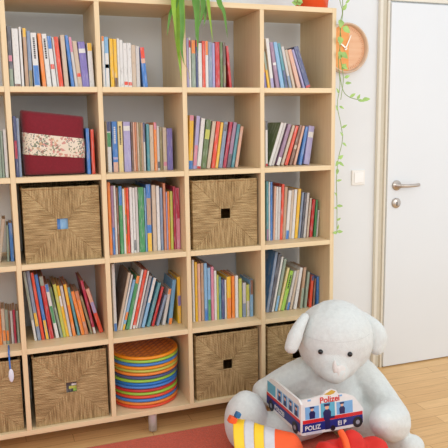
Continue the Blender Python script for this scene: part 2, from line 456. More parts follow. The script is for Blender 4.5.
  (1.731, 0.0145, 0.1612, 0.0866, 0.1, 'or n:.85-1'),
  (1.7527, 0.0097, 0.1442, 0.0692, 0.1, 'br'),
  (1.7744, 0.0126, 0.1532, 0.0, 0.1, 'b'),
 ],
}
# ------------------------------------------------------------------ room
def floor_mat():
    m, nt, b = nodes('oak_strip_floor')
    tc = N(nt, 'ShaderNodeTexCoord')
    br = N(nt, 'ShaderNodeTexBrick'); br.offset = .37; br.squash = 1
    br.inputs['Scale'].default_value = 1; br.inputs['Brick Width'].default_value = .55; br.inputs['Row Height'].default_value = .075
    br.inputs['Mortar Size'].default_value = .0012
    br.inputs['Color1'].default_value = (*lin((236, 194, 134)), 1); br.inputs['Color2'].default_value = (*lin((220, 174, 114)), 1)
    br.inputs['Mortar'].default_value = (*lin((176, 122, 70)), 1)
    nt.links.new(tc.outputs['Object'], br.inputs['Vector'])
    mp = N(nt, 'ShaderNodeMapping'); mp.inputs['Scale'].default_value = (1.5, 30, 1)
    nz = N(nt, 'ShaderNodeTexNoise'); nz.inputs['Scale'].default_value = 4; nz.inputs['Detail'].default_value = 6
    nt.links.new(tc.outputs['Object'], mp.inputs['Vector']); nt.links.new(mp.outputs['Vector'], nz.inputs['Vector'])
    mx = N(nt, 'ShaderNodeMixRGB', blend_type='MULTIPLY'); mx.inputs['Fac'].default_value = .5
    r = N(nt, 'ShaderNodeValToRGB'); r.color_ramp.elements[0].position = .3; r.color_ramp.elements[0].color = (.68, .62, .55, 1); r.color_ramp.elements[1].position = .65
    nt.links.new(nz.outputs['Fac'], r.inputs['Fac']); nt.links.new(br.outputs['Color'], mx.inputs['Color1']); nt.links.new(r.outputs['Color'], mx.inputs['Color2'])
    nt.links.new(mx.outputs['Color'], b.inputs['Base Color']); b.inputs['Roughness'].default_value = .38
    return m
structure(box_obj('floor', -1.6, 4.2, -3.6, .46, -.05, 0, floor_mat()))
wallm = plain('wall_paint', (226, 229, 230), rough=.85, var=.012, scale=8, bump=.08, bscale=220)
structure(box_obj('wall_back', -1.6, 4.2, .346, .46, 0, 2.6, wallm))
structure(box_obj('wall_left', -1.7, -1.6, -3.6, .46, 0, 2.6, wallm))

# door and its frame
framem = plain('door_frame_cream', (226, 220, 204), rough=.5, var=.02)
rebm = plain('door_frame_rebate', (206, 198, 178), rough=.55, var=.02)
doorm = plain('door_white_lacquer', (226, 230, 232), rough=.35, var=.008, scale=4)
steel = plain('brushed_steel', (196, 186, 176), rough=.28, metal=.9, var=.04)
DX0, DX1, DZ = 2.315, 3.22, 2.015
d = structure(thing('door_1', 'white flush door with brushed steel lever handle right of the bookcase', 'door', (DX0, .31, 0)))
box_obj('door_leaf', 0, DX1-DX0, 0, .036, .006, DZ, doorm, d, bev=.002)
def lever():
    h = bpy.data.objects.new('door_handle', None); COL.objects.link(h); h.parent = d
    bm = bmesh.new(); lathe(bm, [(.028, 0), (.028, -.006), (.024, -.010), (.012, -.011), (.010, -.045)], 28, .057, 1.048, 'y'); obj('rosette', bm, steel, h, True)
    bm = bmesh.new(); tube(bm, catmull([(.057, -.040, 1.048), (.070, -.050, 1.048), (.095, -.053, 1.047), (.135, -.053, 1.048), (.170, -.050, 1.050)], 5), .0095, 12); obj('lever', bm, steel, h, True)
    bm = bmesh.new(); lathe(bm, [(.028, 0), (.028, -.006), (.024, -.010), (.004, -.0105)], 28, .057, .950, 'y')
    k = obj('key_escutcheon', bm, steel, d, True)
    bm = bmesh.new(); bx(bm, .0545, .0595, -.0118, -.0102, .936, .958); obj('keyhole', bm, ink, d)
lever()
fr = structure(thing('trim_1', 'cream door frame around the white door', 'door frame', (0, 0, 0)))
box_obj('casing', 2.254, 2.272, .322, .346, 0, 2.066, framem, fr, bev=.003)
box_obj('casing', 2.2722, 2.300, .330, .3455, 0, 2.036, rebm, fr, bev=.002)
box_obj('door_stop', 2.3002, 2.3135, .320, .3455, 0, 2.026, framem, fr, bev=.002)
box_obj('lintel', 2.3002, 3.30, .322, .3455, 2.027, 2.066, framem, fr, bev=.003)
box_obj('casing', 3.222, 3.30, .322, .3455, 0, 2.026, framem, fr, bev=.003)

# light switch
sw = thing('light_switch', 'square white rocker light switch on the wall left of the door', 'light switch', (2.149, .346, 1.098))
plate = plain('switch_plastic', (236, 234, 228), rough=.4, var=.01)
box_obj('switch_plate', -.0405, .0405, -.009, 0, -.0405, .0405, plate, sw, bev=.003)
box_obj('rocker', -.028, .028, -.0135, -.0092, -.028, .028, plain('switch_rocker', (244, 243, 240), rough=.3, var=.01), sw, bev=.002)

# wall clock
ck = thing('wall_clock', 'round wooden wall clock with pale rim, partly hidden by the trailing vine', 'clock', (2.052, .346, 1.776))
rimm = wood('clock_rim_wood', (206, 178, 150), (226, 204, 180), (3, 3, 3), .5)
facem = wood('clock_face_wood', (226, 172, 130), (236, 194, 156), (1, 1, 14), .5)
facel = wood('clock_face_orange', (236, 152, 72), (240, 170, 92), (1, 1, 14), .5)
bm = bmesh.new(); R = .127
prof = [(R-.012, 0), (R, -.002), (R, -.036), (R-.004, -.040), (R-.009, -.038), (R-.011, -.016), (R-.011, -.0005)]
seg = 64; rings = [[bm.verts.new((q[0]*math.cos(2*math.pi*k/seg), q[1], q[0]*math.sin(2*math.pi*k/seg))) for k in range(seg)] for q in prof]
for a, b in zip(rings, rings[1:]+rings[:1]):
    for k in range(seg): bm.faces.new((a[k], a[(k+1) % seg], b[(k+1) % seg], b[k]))
obj('rim', bm, rimm, ck, True)
bm = bmesh.new(); lathe(bm, [(R-.0115, -.001), (R-.0115, -.014)], 64, 0, 0, 'y'); obj('dial', bm, facem, ck)
bm = bmesh.new()   # brighter orange inlay, left part of the dial
pts = [(-.022, -.0142, z) for z in (-.108, .108)]
arc = [((R-.013)*math.cos(a), (R-.013)*math.sin(a)) for a in [math.radians(80+200*k/24) for k in range(25)]]
vs = [bm.verts.new((x, -.0152, z)) for x, z in arc]; v2 = [bm.verts.new((x, -.0142, z)) for x, z in arc]
bm.faces.new(vs); bm.faces.new(v2)
for k in range(25): bm.faces.new((vs[k], vs[(k+1) % 25], v2[(k+1) % 25], v2[k]))
obj('dial_inlay', bm, facel, ck)
bm = bmesh.new()
for k in range(60):
    a = math.radians(6*k); L = .009 if k % 5 else .014
    c0 = Vector((math.cos(a), 0, math.sin(a))); s0 = Vector((-math.sin(a), 0, math.cos(a)))*.0006
    for_y = -.0158; r1 = R-.019
    if abs(a) > 9: continue
    q = [c0*r1-s0, c0*r1+s0, c0*(r1-L)+s0, c0*(r1-L)-s0]
    bot = [bm.verts.new((p_.x, -.0141, p_.z)) for p_ in q]; top = [bm.verts.new((p_.x, for_y, p_.z)) for p_ in q]
    bm.faces.new(top)
    for i in range(4): bm.faces.new((bot[i], bot[(i+1) % 4], top[(i+1) % 4], top[i]))
obj('minute_marks', bm, plain('clock_marks', (206, 140, 96)), ck)
handm = plain('clock_hand_white', (238, 228, 214), rough=.3, metal=.2)
def hand(name, x, z, w):
    bm = bmesh.new(); L = Vector((x, 0, z)); s0 = Vector((-z, 0, x)).normalized()*w; b0 = -L*.14
    q = [b0-s0, L-s0*.5, L+s0*.5, b0+s0]
    t1 = [bm.verts.new(p_+Vector((0, -.021, 0))) for p_ in q]; t2 = [bm.verts.new(p_+Vector((0, -.019, 0))) for p_ in q]
    bm.faces.new(t1); bm.faces.new(t2)
    for i in range(4): bm.faces.new((t1[i], t1[(i+1) % 4], t2[(i+1) % 4], t2[i]))
    obj(name, bm, handm, ck)
hand('hour_hand', -.048, .036, .0048); hand('minute_hand', .030, .066, .0040)
bm = bmesh.new(); lathe(bm, [(.005, -.015), (.005, -.023), (.002, -.024)], 16, 0, 0, 'y'); obj('hand_hub', bm, handm, ck, True)

# rug
rugm = plain('red_orange_rug', (206, 84, 52), rough=.95, var=.16, scale=160, bump=.6, bscale=500, sheen=.2)
bm = bmesh.new(); bx(bm, -1.2, 1.66, -1.9, -.02, .0005, .010, bev=.003)
tag(obj('rug', bm, rugm), 'red-orange pile rug on the wooden floor in front of the bookcase', 'rug')

# ------------------------------------------------------------------ bookcase
birch_v = wood('birch_vertical', (223, 197, 153), (232, 209, 167), (30, 30, 1.5), .45)
birch_h = wood('birch_horizontal', (225, 200, 155), (234, 212, 171), (1.5, 30, 30), .45)
bc = thing('bookcase', 'large open birch cube bookcase of five by five compartments against the wall', 'bookcase')
chrome = plain('leg_aluminium', (214, 216, 220), rough=.35, metal=.35, var=.02)
zb = TZ-5*ROW
box_obj('side_panel', -T/2, T/2, 0, DEP, zb-TH/2, TZ+TH/2, birch_v, bc, bev=.0012)
box_obj('side_panel', 5*CW-T/2, 5*CW+T/2, 0, DEP, zb-TH/2, TZ+TH/2, birch_v, bc, bev=.0012)
box_obj('top_board', T/2+.0002, 5*CW-T/2-.0002, 0, DEP, TZ-TH/2, TZ+TH/2, birch_h, bc, bev=.0012)
box_obj('bottom_board', T/2+.0002, 5*CW-T/2-.0002, 0, DEP, zb-TH/2, zb+TH/2, birch_h, bc, bev=.0012)
for i in range(1, 5):
    box_obj('divider', i*CW-T/2, i*CW+T/2, 0, DEP, zb+TH/2+.0002, TZ-TH/2-.0002, birch_v, bc, bev=.0012)
for j in range(1, 5):
    for i in range(5):
        box_obj('shelf_board', i*CW+T/2+.0002, (i+1)*CW-T/2-.0002, .0004, DEP, TZ-j*ROW-TH/2, TZ-j*ROW+TH/2, birch_h, bc, bev=.0012)
for x in (.06, .9, 1.74):
    for y in (.035, .29):
        bm = bmesh.new(); lathe(bm, [(.0185, .0005), (.0195, .0015), (.0195, zb-TH/2-.003), (.0195, zb-TH/2)], 24, x, y)
        if x == .9 and y < .1:
            for v in bm.verts: v.co.z = max(v.co.z, .0105)   # stands on the rug's edge
        obj('leg', bm, chrome, bc, True)

# ------------------------------------------------------------------ baskets
def basket_mat():
    m, nt, b = nodes('woven_seagrass')
    tc = N(nt, 'ShaderNodeTexCoord')
    sx = N(nt, 'ShaderNodeSeparateXYZ'); nt.links.new(tc.outputs['Object'], sx.inputs[0])
    ax_ = N(nt, 'ShaderNodeMath', operation='ABSOLUTE'); nt.links.new(sx.outputs['X'], ax_.inputs[0])
    zc = N(nt, 'ShaderNodeMath', operation='SUBTRACT'); zc.inputs[1].default_value = .1555; nt.links.new(sx.outputs['Z'], zc.inputs[0])
    az = N(nt, 'ShaderNodeMath', operation='ABSOLUTE'); nt.links.new(zc.outputs[0], az.inputs[0])
    lt = N(nt, 'ShaderNodeMath', operation='LESS_THAN'); nt.links.new(ax_.outputs[0], lt.inputs[0]); nt.links.new(az.outputs[0], lt.inputs[1])
    def str_noise(sc):   # strands: streaks running along the rope direction
        mp = N(nt, 'ShaderNodeMapping'); mp.inputs['Scale'].default_value = sc
        q = N(nt, 'ShaderNodeTexNoise'); q.inputs['Scale'].default_value = 1; q.inputs['Detail'].default_value = 4
        nt.links.new(tc.outputs['Object'], mp.inputs['Vector']); nt.links.new(mp.outputs['Vector'], q.inputs['Vector']); return q
    na_, nb_ = str_noise((240, 30, 16)), str_noise((16, 30, 240))
    nz = N(nt, 'ShaderNodeMixRGB'); nt.links.new(lt.outputs[0], nz.inputs['Fac']); nt.links.new(nb_.outputs['Fac'], nz.inputs['Color1']); nt.links.new(na_.outputs['Fac'], nz.inputs['Color2'])
    r = N(nt, 'ShaderNodeValToRGB')
    e = r.color_ramp.elements; e[0].position = .3; e[0].color = (*lin((130, 106, 66)), 1); e[1].position = .72; e[1].color = (*lin((206, 180, 132)), 1)
    k = e.new(.5); k.color = (*lin((174, 146, 100)), 1)
    nt.links.new(nz.outputs['Color'], r.inputs['Fac'])
    n2 = N(nt, 'ShaderNodeTexNoise'); n2.inputs['Scale'].default_value = 7
    nt.links.new(tc.outputs['Object'], n2.inputs['Vector'])
    r2 = N(nt, 'ShaderNodeValToRGB'); r2.color_ramp.elements[0].color = (.78, .74, .68, 1); r2.color_ramp.elements[0].position = .35; r2.color_ramp.elements[1].position = .6
    nt.links.new(n2.outputs['Fac'], r2.inputs['Fac'])
    mx = N(nt, 'ShaderNodeMixRGB', blend_type='MULTIPLY'); mx.inputs['Fac'].default_value = 1
    nt.links.new(r.outputs['Color'], mx.inputs['Color1']); nt.links.new(r2.outputs['Color'], mx.inputs['Color2'])
    nt.links.new(mx.outputs['Color'], b.inputs['Base Color']); b.inputs['Roughness'].default_value = .75
    bp = N(nt, 'ShaderNodeBump'); bp.inputs['Strength'].default_value = .5; bp.inputs['Distance'].default_value = .003
    nt.links.new(nz.outputs['Color'], bp.inputs['Height']); nt.links.new(bp.outputs['Normal'], b.inputs['Normal'])
    return m
bkm = basket_mat()
BW, BH, BD = .322, .311, .30
def weave(a, b, seed):
    """height of twisted strands: a runs across the strands, b along them"""
    p_ = .0075; k = math.floor(a/p_); fa = a/p_-k
    tw = .5+.5*math.sin(2*math.pi*(b/.013+(k % 2)*.5)+1.6*noise.noise((k*.7, b*9, seed)))
    return .0027*math.sqrt(max(0, 1-(2*fa-1)**2))*(.55+.45*tw)
def wall_panel(bm, to3, w, h, hole=None, seed=0, fan=True, step=.0024):
    nx, nz = int(w/step), int(h/step); g = {}
    for i in range(nx+1):
        for j in range(nz+1):
            a = -w/2+w*i/nx; c = h*j/nz; q = c-h*.5
            if hole and abs(a) < hole[0]*.999 and abs(c-hole[1]) < hole[0]*.999:
                continue
            qq = c-(hole[1] if hole else h/2)
            dx = qq if not fan or abs(a)*h/w >= abs(q) else a
            al = a if dx is qq else qq
            dd = weave(dx, al, seed)
            if fan and abs(abs(a)*h/w-abs(q)) < .0045: dd = -.0025
            g[i, j] = bm.verts.new(to3(a, c, dd))
    for i in range(nx):
        for j in range(nz):
            ks = [(i, j), (i+1, j), (i+1, j+1), (i, j+1)]
            if all(k in g for k in ks): bm.faces.new([g[k] for k in ks])
def make_basket():
    bm = bmesh.new(); HC = .157; HS = .025
    wall_panel(bm, lambda a, c, d_: Vector((a, .008-d_, c)), BW-.012, BH-.006, (HS, HC), 1)
    for s in (-1, 1):
        wall_panel(bm, lambda a, c, d_, s=s: Vector((s*(BW/2-.008+d_), BD/2+a, c)), BD-.012, BH-.006, None, 3+s, False, .006)
    # inner shell, floor and back
    hz0, hz1 = HC-HS, HC+HS
    bx(bm, -BW/2+.006, BW/2-.006, .0085, .014, 0, hz0); bx(bm, -BW/2+.006, BW/2-.006, .0085, .014, hz1, BH-.006)
    bx(bm, -BW/2+.006, -HS, .0085, .014, hz0, hz1); bx(bm, HS, BW/2-.006, .0085, .014, hz0, hz1)
    bx(bm, -BW/2+.006, -BW/2+.009, .014, BD-.008, 0, BH-.006); bx(bm, BW/2-.009, BW/2-.006, .014, BD-.008, 0, BH-.006)
    bx(bm, -BW/2+.006, BW/2-.006, BD-.012, BD-.004, 0, BH-.006); bx(bm, -BW/2+.006, BW/2-.006, .014, BD-.012, 0, .008)
    me = bpy.data.meshes.new('basket_body'); bm.to_mesh(me); bm.free(); me.materials.append(bkm)
    bm = bmesh.new()
    loop = []
    for (x, y) in [(-1, 0), (1, 0), (1, 1), (-1, 1)]:
        loop.append((x*(BW/2-.008), .008+y*(BD-.018), BH-.004))
    for a, b in zip(loop, loop[1:]+loop[:1]):
        P = [Vector(a).lerp(Vector(b), t/30) for t in range(31)]
        tube(bm, P, lambda t: .0052+.0010*math.sin(t*150), 8)
    rm = bpy.data.meshes.new('basket_rim'); bm.to_mesh(rm); bm.free(); rm.materials.append(bkm)
    for p_ in rm.polygons: p_.use_smooth = True
    bm = bmesh.new()
    q = [(-HS, HC-HS), (HS, HC-HS), (HS, HC+HS), (-HS, HC+HS)]
    for a, b in zip(q, q[1:]+q[:1]):
        tube(bm, [Vector((a[0], .007, a[1])).lerp(Vector((b[0], .007, b[1])), t/8) for t in range(9)], .0032, 6)
    hm = bpy.data.meshes.new('hand_hole_edge'); bm.to_mesh(hm); bm.free(); hm.materials.append(bkm)
    return me, rm, hm
bmeshes = make_basket()
bl = {(0, 5): 'woven seagrass basket in the bottom-left corner, behind the hanging blue ribbon',
      (1, 3): 'woven seagrass basket with blue item in its hole, under the maroon pouch',
      (1, 5): 'woven seagrass basket with green and white item in its hole, left of the discs',
      (3, 3): 'woven seagrass basket in the middle row with an empty dark square hole',
      (3, 5): 'woven seagrass basket in the bottom row, directly right of the colourful disc stack',
      (4, 5): 'woven seagrass basket in the bottom row behind the white plush animal'}
for (c, r), lab in bl.items():
    t = thing('seagrass_basket', lab, 'basket', ((c+.5)*CW+.0045, .014, TZ-r*ROW+TH/2+.0008), group='seagrass baskets in the bookcase')
    for nm, me in zip(('basket_body', 'rim', 'hand_hole_edge'), bmeshes): link_mesh(nm, me, None, t)
# things seen through two of the holes
def content(c, r, name, label, cols):
    t = thing(name, label, 'box', ((c+.5)*CW, .0305, TZ-r*ROW+TH/2+.0095))
    box_obj('box_body', -.09, .09, 0, .16, 0, .20, pal(cols[0]), t, bev=.004)
    for k, (x0, x1, z0, z1, cc) in enumerate(cols[1]):
        box_obj('box_panel', x0, x1, -.0008, .0005, z0, z1, pal(cc), t)
content(1, 3, 'cardboard_box', 'blue and pale box seen through the hole of the basket below the maroon pouch', ('b', [(-.004, .045, .10, .20, 'lb')]))
content(1, 5, 'cardboard_box', 'dark box with green and white print seen through the bottom-left basket hole', ('bk', [(-.006, .045, .138, .150, 'yg'), (.006, .045, .152, .160, 'w'), (.012, .045, .126, .137, 'lime')]))

# ------------------------------------------------------------------ books
_pages = {}
def book(x, t, h, th, y, zs, spec, label, group, d=None):
    toks = spec.split(); spine = toks[0]; side = spine; bands = []; title = False
    for k in toks[1:]:
        if k.startswith('s='): side = k[2:]
        elif k == 'T': title = True
        else:
            a, b = k.split(':'); lo, hi = map(float, b.split('-')); bands.append((a, lo, hi))
    if d is None: d = min(.215, max(.12, h*.74)); d = min(d, DEP-y-.004)
    z0 = t*math.sin(th) if th > 0 else 0
    o = thing('book', label, 'book', (x, y, zs+z0+.0004), (0, th, 0), group)
    hard = t > .011
    b_ = .0016 if hard else .0007
    b_ = min(b_, t*.22); ins = .003 if hard else .0006
    # cover: spine and two boards, one closed U outline pulled up to the book's height
    rb = min(t*.35, .003)
    prof = [(0, d), (0, rb), (rb*.3, rb*.3), (rb, 0), (t-rb, 0), (t-rb*.3, rb*.3), (t, rb), (t, d), (t-b_, d), (t-b_, b_+rb*.5), (t*.5, b_), (b_, b_+rb*.5), (b_, d)]
    bm = bmesh.new()
    lo = [bm.verts.new((px, py, 0)) for px, py in prof]; hi = [bm.verts.new((px, py, h)) for px, py in prof]
    n_ = len(prof)
    sp = []
    for k in range(n_):
        fc = bm.faces.new((lo[k], lo[(k+1) % n_], hi[(k+1) % n_], hi[k]))
        if 1 <= k <= 5: sp.append(fc)
    for rg in (lo, hi):
        bm.faces.new((rg[0], rg[1], rg[11], rg[12])); bm.faces.new((rg[7], rg[8], rg[9], rg[6]))
        bm.faces.new((rg[1], rg[2], rg[3], rg[10], rg[11])); bm.faces.new((rg[3], rg[4], rg[10])); bm.faces.new((rg[4], rg[5], rg[6], rg[9], rg[10]))
    for fc in sp: fc.material_index = 1 if side != spine else 0
    c = obj('cover', bm, pal(side), o)
    if side != spine: c.data.materials.append(pal(spine)); c['label'] = '%s spine with %s boards' % (WORD[spine], WORD[side])
    box_obj('pages', b_+.0001, t-b_-.0001, b_+rb*.5+.0001, d-ins, ins, h-ins, paper, o)
    for a, lo_, hi_ in bands:
        bo = box_obj('spine_band', rb*.5, t-rb*.5, -.0005, rb*.4, h*lo_+.0004, h*hi_-.0004, pal(a), o)
        bo['label'] = '%s band on the spine' % WORD[a]
    if title:
        bm = bmesh.new(); zz = h*random.uniform(.5, .58); w = min(t*.22, .0035)
        top = h*.9
        while zz < top:
            L = random.uniform(.004, .009)
            bx(bm, t/2-w, t/2+w, -.0008, .0004, zz, zz+L); zz += L+.0022
        obj('title_lettering', bm, ink if spine in ('w', 'y2', 'y', 'lw', 'lime', 'lb', 'be', 'b') and spine != 'b' else pal('y2' if spine in ('dkg', 'g') else 'w'), o)
    return o
CELL = {(1, 1): 'in top row above maroon pouch', (1, 2): 'in top row left of spider plant', (1, 3): 'in top row behind spider plant leaves',
        (1, 4): 'in top row nearest the clock', (2, 0): 'left of the maroon pouch compartment', (2, 1): 'beside the maroon pouch',
        (2, 2): 'in row directly right of maroon pouch', (2, 3): 'above the middle-row dark-hole basket', (2, 4): 'in second row below the clock side',
        (3, 0): 'left of the blue-hole basket', (3, 2): 'between the two middle-row baskets', (3, 4): 'right of the middle-row dark-hole basket',
        (4, 0): 'above the hanging blue ribbon', (4, 1): 'under the blue-hole basket', (4, 2): 'directly above the disc stack',
        (4, 3): 'under the middle-row dark-hole basket', (4, 4): "above the plush's left ear"}
CELL[4, 4] = 'in compartment above plush animal head'
CELL[2, 4] = 'in second row at right end'
ORD = ['first', 'second', 'third', 'fourth', 'fifth', 'sixth', 'seventh', 'eighth', 'ninth', 'tenth', 'eleventh', 'twelfth', 'thirteenth', 'fourteenth',
       'fifteenth', 'sixteenth', 'seventeenth', 'eighteenth', 'nineteenth', 'twentieth', 'twenty-first', 'twenty-second', 'twenty-third']
for (r, c), L in BOOKS.items():
    zs = TZ-r*ROW+TH/2
    for i, (x, t, h, th, y, spec) in enumerate(L):
        tk = spec.split(); bands = [k.split(':')[0] for k in tk[1:] if ':' in k]
        size = 'thick' if t > .018 else ('thin' if t < .010 else '')
        lab = (size+' ' if size else '')+WORD[tk[0]]+(' leaning' if abs(th) > .06 else '')+' book'
        if bands: lab += ' with '+WORD[bands[0]]+' band'
        lab += ', '+ORD[i]+' from left '+CELL[r, c]
        if len(lab.split()) > 16: lab = lab.replace(' leaning', '')
        book(x, t, h, th, y, zs, spec, lab, 'books '+CELL[r, c])

# ------------------------------------------------------------------ ribbon bookmark
rb_ = thing('ribbon_bookmark', 'thin blue ribbon with white tag hanging over the bottom-left shelf edge', 'bookmark')
zs = TZ-4*ROW+TH/2
ribm = plain('ribbon_blue', (60, 120, 200), rough=.6)
tube_pts = catmull([(.300, .070, zs+.0035), (.300, .030, zs+.0035), (.299, -.002, zs+.002), (.299, -.0065, zs-.03), (.300, -.006, zs-.078)], 6)
bm = bmesh.new(); tube(bm, tube_pts, .0034, 8); obj('ribbon', bm, ribm, rb_, True)
bm = bmesh.new(); ball(bm, (.302, -.0125, zs-.098), (.0105, .005, .029)); obj('tag', bm, plain('tag_white', (222, 226, 236), rough=.5), rb_, True)

# ------------------------------------------------------------------ maroon pouch with floral band
pz = TZ-2*ROW+TH/2+.001
pch = thing('fabric_pouch', 'maroon cloth pouch with cream floral band standing in the second row', 'pouch', (.532, .112, pz), (0, 0, 0))
PW, PH, PD = .126, .268, .080
def pouch_pt(a, z01, off=0):
    """a = angle round the outline, z01 = 0..1 up"""
    e = .26
    k = 1-(abs(2*z01-1))**26
    k = max(k, 0)**.5
    px = PW*math.copysign(abs(math.cos(a))**e, math.cos(a)); py = PD*math.copysign(abs(math.sin(a))**.6, math.sin(a))
    wob = .004*noise.noise((px*9, py*5, z01*3))
    x = px*(.975+.025*k); y = py*(.45+.55*k)*(1+.10*math.sin(z01*3.1))
    z = PH*z01*(1.0-.052*(px/PW+1))
    n_ = Vector((math.cos(a)*.6, math.sin(a), 0)).normalized()
    return Vector((x, y, z))+n_*(off+wob)
def pouch_shell(z0, z1, off, nz, tilt=0, na=96):
    bm = bmesh.new(); rings = []
    for j in range(nz+1):
        z01 = z0+(z1-z0)*j/nz
        rings.append([bm.verts.new(pouch_pt(2*math.pi*k/na, z01-tilt*(math.copysign(abs(math.cos(2*math.pi*k/na))**.26, math.cos(2*math.pi*k/na))+1)/2, off)) for k in range(na)])
    for a, b in zip(rings, rings[1:]):
        for k in range(na): bm.faces.new((a[k], a[(k+1) % na], b[(k+1) % na], b[k]))
    bm.faces.new(rings[0]); bm.faces.new(rings[-1]); return bm
def floral_mat():
    m, nt, b = nodes('floral_ribbon_cloth')
    tc = N(nt, 'ShaderNodeTexCoord'); last = None
    base = (*lin((226, 212, 190)), 1); prev = None
    for sc, th_, col, sd in ((66, .42, (196, 120, 112), 0), (95, .40, (96, 116, 84), 5), (60, .34, (206, 160, 122), 9), (120, .34, (84, 100, 100), 13)):
        mp = N(nt, 'ShaderNodeMapping'); mp.inputs['Location'].default_value = (sd, sd*.3, sd*.7)
        nt.links.new(tc.outputs['Object'], mp.inputs['Vector'])
        wr = N(nt, 'ShaderNodeTexNoise'); wr.inputs['Scale'].default_value = 30
        nt.links.new(mp.outputs['Vector'], wr.inputs['Vector'])
        ad = N(nt, 'ShaderNodeMixRGB'); ad.inputs['Fac'].default_value = .03
        nt.links.new(mp.outputs['Vector'], ad.inputs['Color1']); nt.links.new(wr.outputs['Color'], ad.inputs['Color2'])
        v = N(nt, 'ShaderNodeTexVoronoi'); v.inputs['Scale'].default_value = sc
        nt.links.new(ad.outputs['Color'], v.inputs['Vector'])
        lt = N(nt, 'ShaderNodeMath', operation='LESS_THAN'); lt.inputs[1].default_value = th_
        nt.links.new(v.outputs['Distance'], lt.inputs[0])
        n3 = N(nt, 'ShaderNodeTexNoise'); n3.inputs['Scale'].default_value = 14; nt.links.new(mp.outputs['Vector'], n3.inputs['Vector'])
        gt = N(nt, 'ShaderNodeMath', operation='GREATER_THAN'); gt.inputs[1].default_value = .5; nt.links.new(n3.outputs['Fac'], gt.inputs[0])
        mu = N(nt, 'ShaderNodeMath', operation='MULTIPLY'); nt.links.new(lt.outputs[0], mu.inputs[0]); nt.links.new(gt.outputs[0], mu.inputs[1])
        m2 = N(nt, 'ShaderNodeMath', operation='MULTIPLY'); m2.inputs[1].default_value = .8; nt.links.new(mu.outputs[0], m2.inputs[0])
        mx = N(nt, 'ShaderNodeMixRGB'); nt.links.new(m2.outputs[0], mx.inputs['Fac'])
        if prev is None: mx.inputs['Color1'].default_value = base
        else: nt.links.new(prev.outputs['Color'], mx.inputs['Color1'])
        mx.inputs['Color2'].default_value = (*lin(col), 1); prev = mx
    nt.links.new(prev.outputs['Color'], b.inputs['Base Color']); b.inputs['Roughness'].default_value = .8
    return m
obj('pouch_body', pouch_shell(.0, 1, 0, 60), plain('maroon_cloth', (122, 14, 32), rough=.85, var=.1, scale=120, bump=.3, bscale=700, sheen=.15), pch, True)
obj('floral_band', pouch_shell(.335, .665, .0016, 24, .055), floral_mat(), pch, True)

# ------------------------------------------------------------------ stack of discs
dz0 = TZ-5*ROW+TH/2+.0006
DISC = ['or', 'o', 'b', 'or', 'lime', 'r', 'b', 'lb3', 'lime', 'n', 'o', 'yg', 'o2', 'b', 'lime', 'o2']
PAL['lb3'] = (36, 120, 200); WORD['lb3'] = 'bright blue'; PAL['o2'] = (240, 146, 30); WORD['o2'] = 'golden orange'
def disc_mat(k):
    m, nt, b = nodes('disc_plastic_'+WORD[k].replace(' ', '_').replace('-', '_'))
    tc = N(nt, 'ShaderNodeTexCoord'); mp = N(nt, 'ShaderNodeMapping'); mp.inputs['Rotation'].default_value = (0, 0, .6)
    nt.links.new(tc.outputs['Object'], mp.inputs['Vector'])
    w = N(nt, 'ShaderNodeTexBrick'); w.offset = .5
    w.inputs['Scale'].default_value = 1; w.inputs['Brick Width'].default_value = .046; w.inputs['Row Height'].default_value = .022; w.inputs['Mortar Size'].default_value = .0045
    c = lin(PAL[k])
    w.inputs['Color1'].default_value = (*c, 1); w.inputs['Color2'].default_value = (*[v*.9 for v in c], 1); w.inputs['Mortar'].default_value = (c[0]*.62, c[1]*.42, c[2]*.4, 1)
    nt.links.new(mp.outputs['Vector'], w.inputs['Vector'])
    # lattice only on the flat inner face, plain rim
    ln = N(nt, 'ShaderNodeVectorMath', operation='LENGTH'); ms = N(nt, 'ShaderNodeVectorMath', operation='MULTIPLY'); ms.inputs[1].default_value = (1, 1, 0)
    nt.links.new(tc.outputs['Object'], ms.inputs[0]); nt.links.new(ms.outputs['Vector'], ln.inputs[0])
    gt = N(nt, 'ShaderNodeMath', operation='LESS_THAN'); gt.inputs[1].default_value = .139; nt.links.new(ln.outputs['Value'], gt.inputs[0])
    mx = N(nt, 'ShaderNodeMixRGB'); mx.inputs['Color1'].default_value = (*c, 1)
    nt.links.new(gt.outputs[0], mx.inputs['Fac']); nt.links.new(w.outputs['Color'], mx.inputs['Color2'])
    nt.links.new(mx.outputs['Color'], b.inputs['Base Color'])
    b.inputs['Roughness'].default_value = .3
    bp = N(nt, 'ShaderNodeBump'); bp.inputs['Strength'].default_value = .6; bp.inputs['Distance'].default_value = .002
    nt.links.new(w.outputs['Fac'], bp.inputs['Height']); bp.invert = True; nt.links.new(bp.outputs['Normal'], b.inputs['Normal'])
    return m
dm = {k: disc_mat(k) for k in set(DISC)}
thk = .0153
for i, k in enumerate(DISC):
    bm = bmesh.new(); Rr = .1570
    lathe(bm, [(.02, .0004), (Rr-.012, .0004), (Rr-.004, .0016), (Rr-.0006, .0045), (Rr, .008), (Rr-.0010, .0115), (Rr-.0045, .0144), (Rr-.009, .0150), (Rr-.014, .0142), (Rr-.018, .0128), (.02, .0128)], 72, 0, 0)
    o = obj('plastic_disc', bm, dm[k], None, True)
    o.location = (.8995+[-.003, -.002, -.004, -.002, -.001, -.004, -.002, .0, -.003, .001, .002, .004, .002, .004, .0045, .003][i], .176+random.uniform(-.002, .002), dz0+i*thk); o.rotation_euler = (0, 0, random.uniform(0, 6))
    tag(o, '%s round plastic disc, %s from the bottom of the stack in the bookcase' % (WORD[k], ORD[i]), 'disc', 'colourful plastic discs stacked in the bottom row')
    o['label'] = '%s round plastic disc, %s from the bottom of the stack' % (WORD[k], ORD[i]) if i < len(DISC)-1 else 'golden orange lattice plastic disc on top of the disc stack'

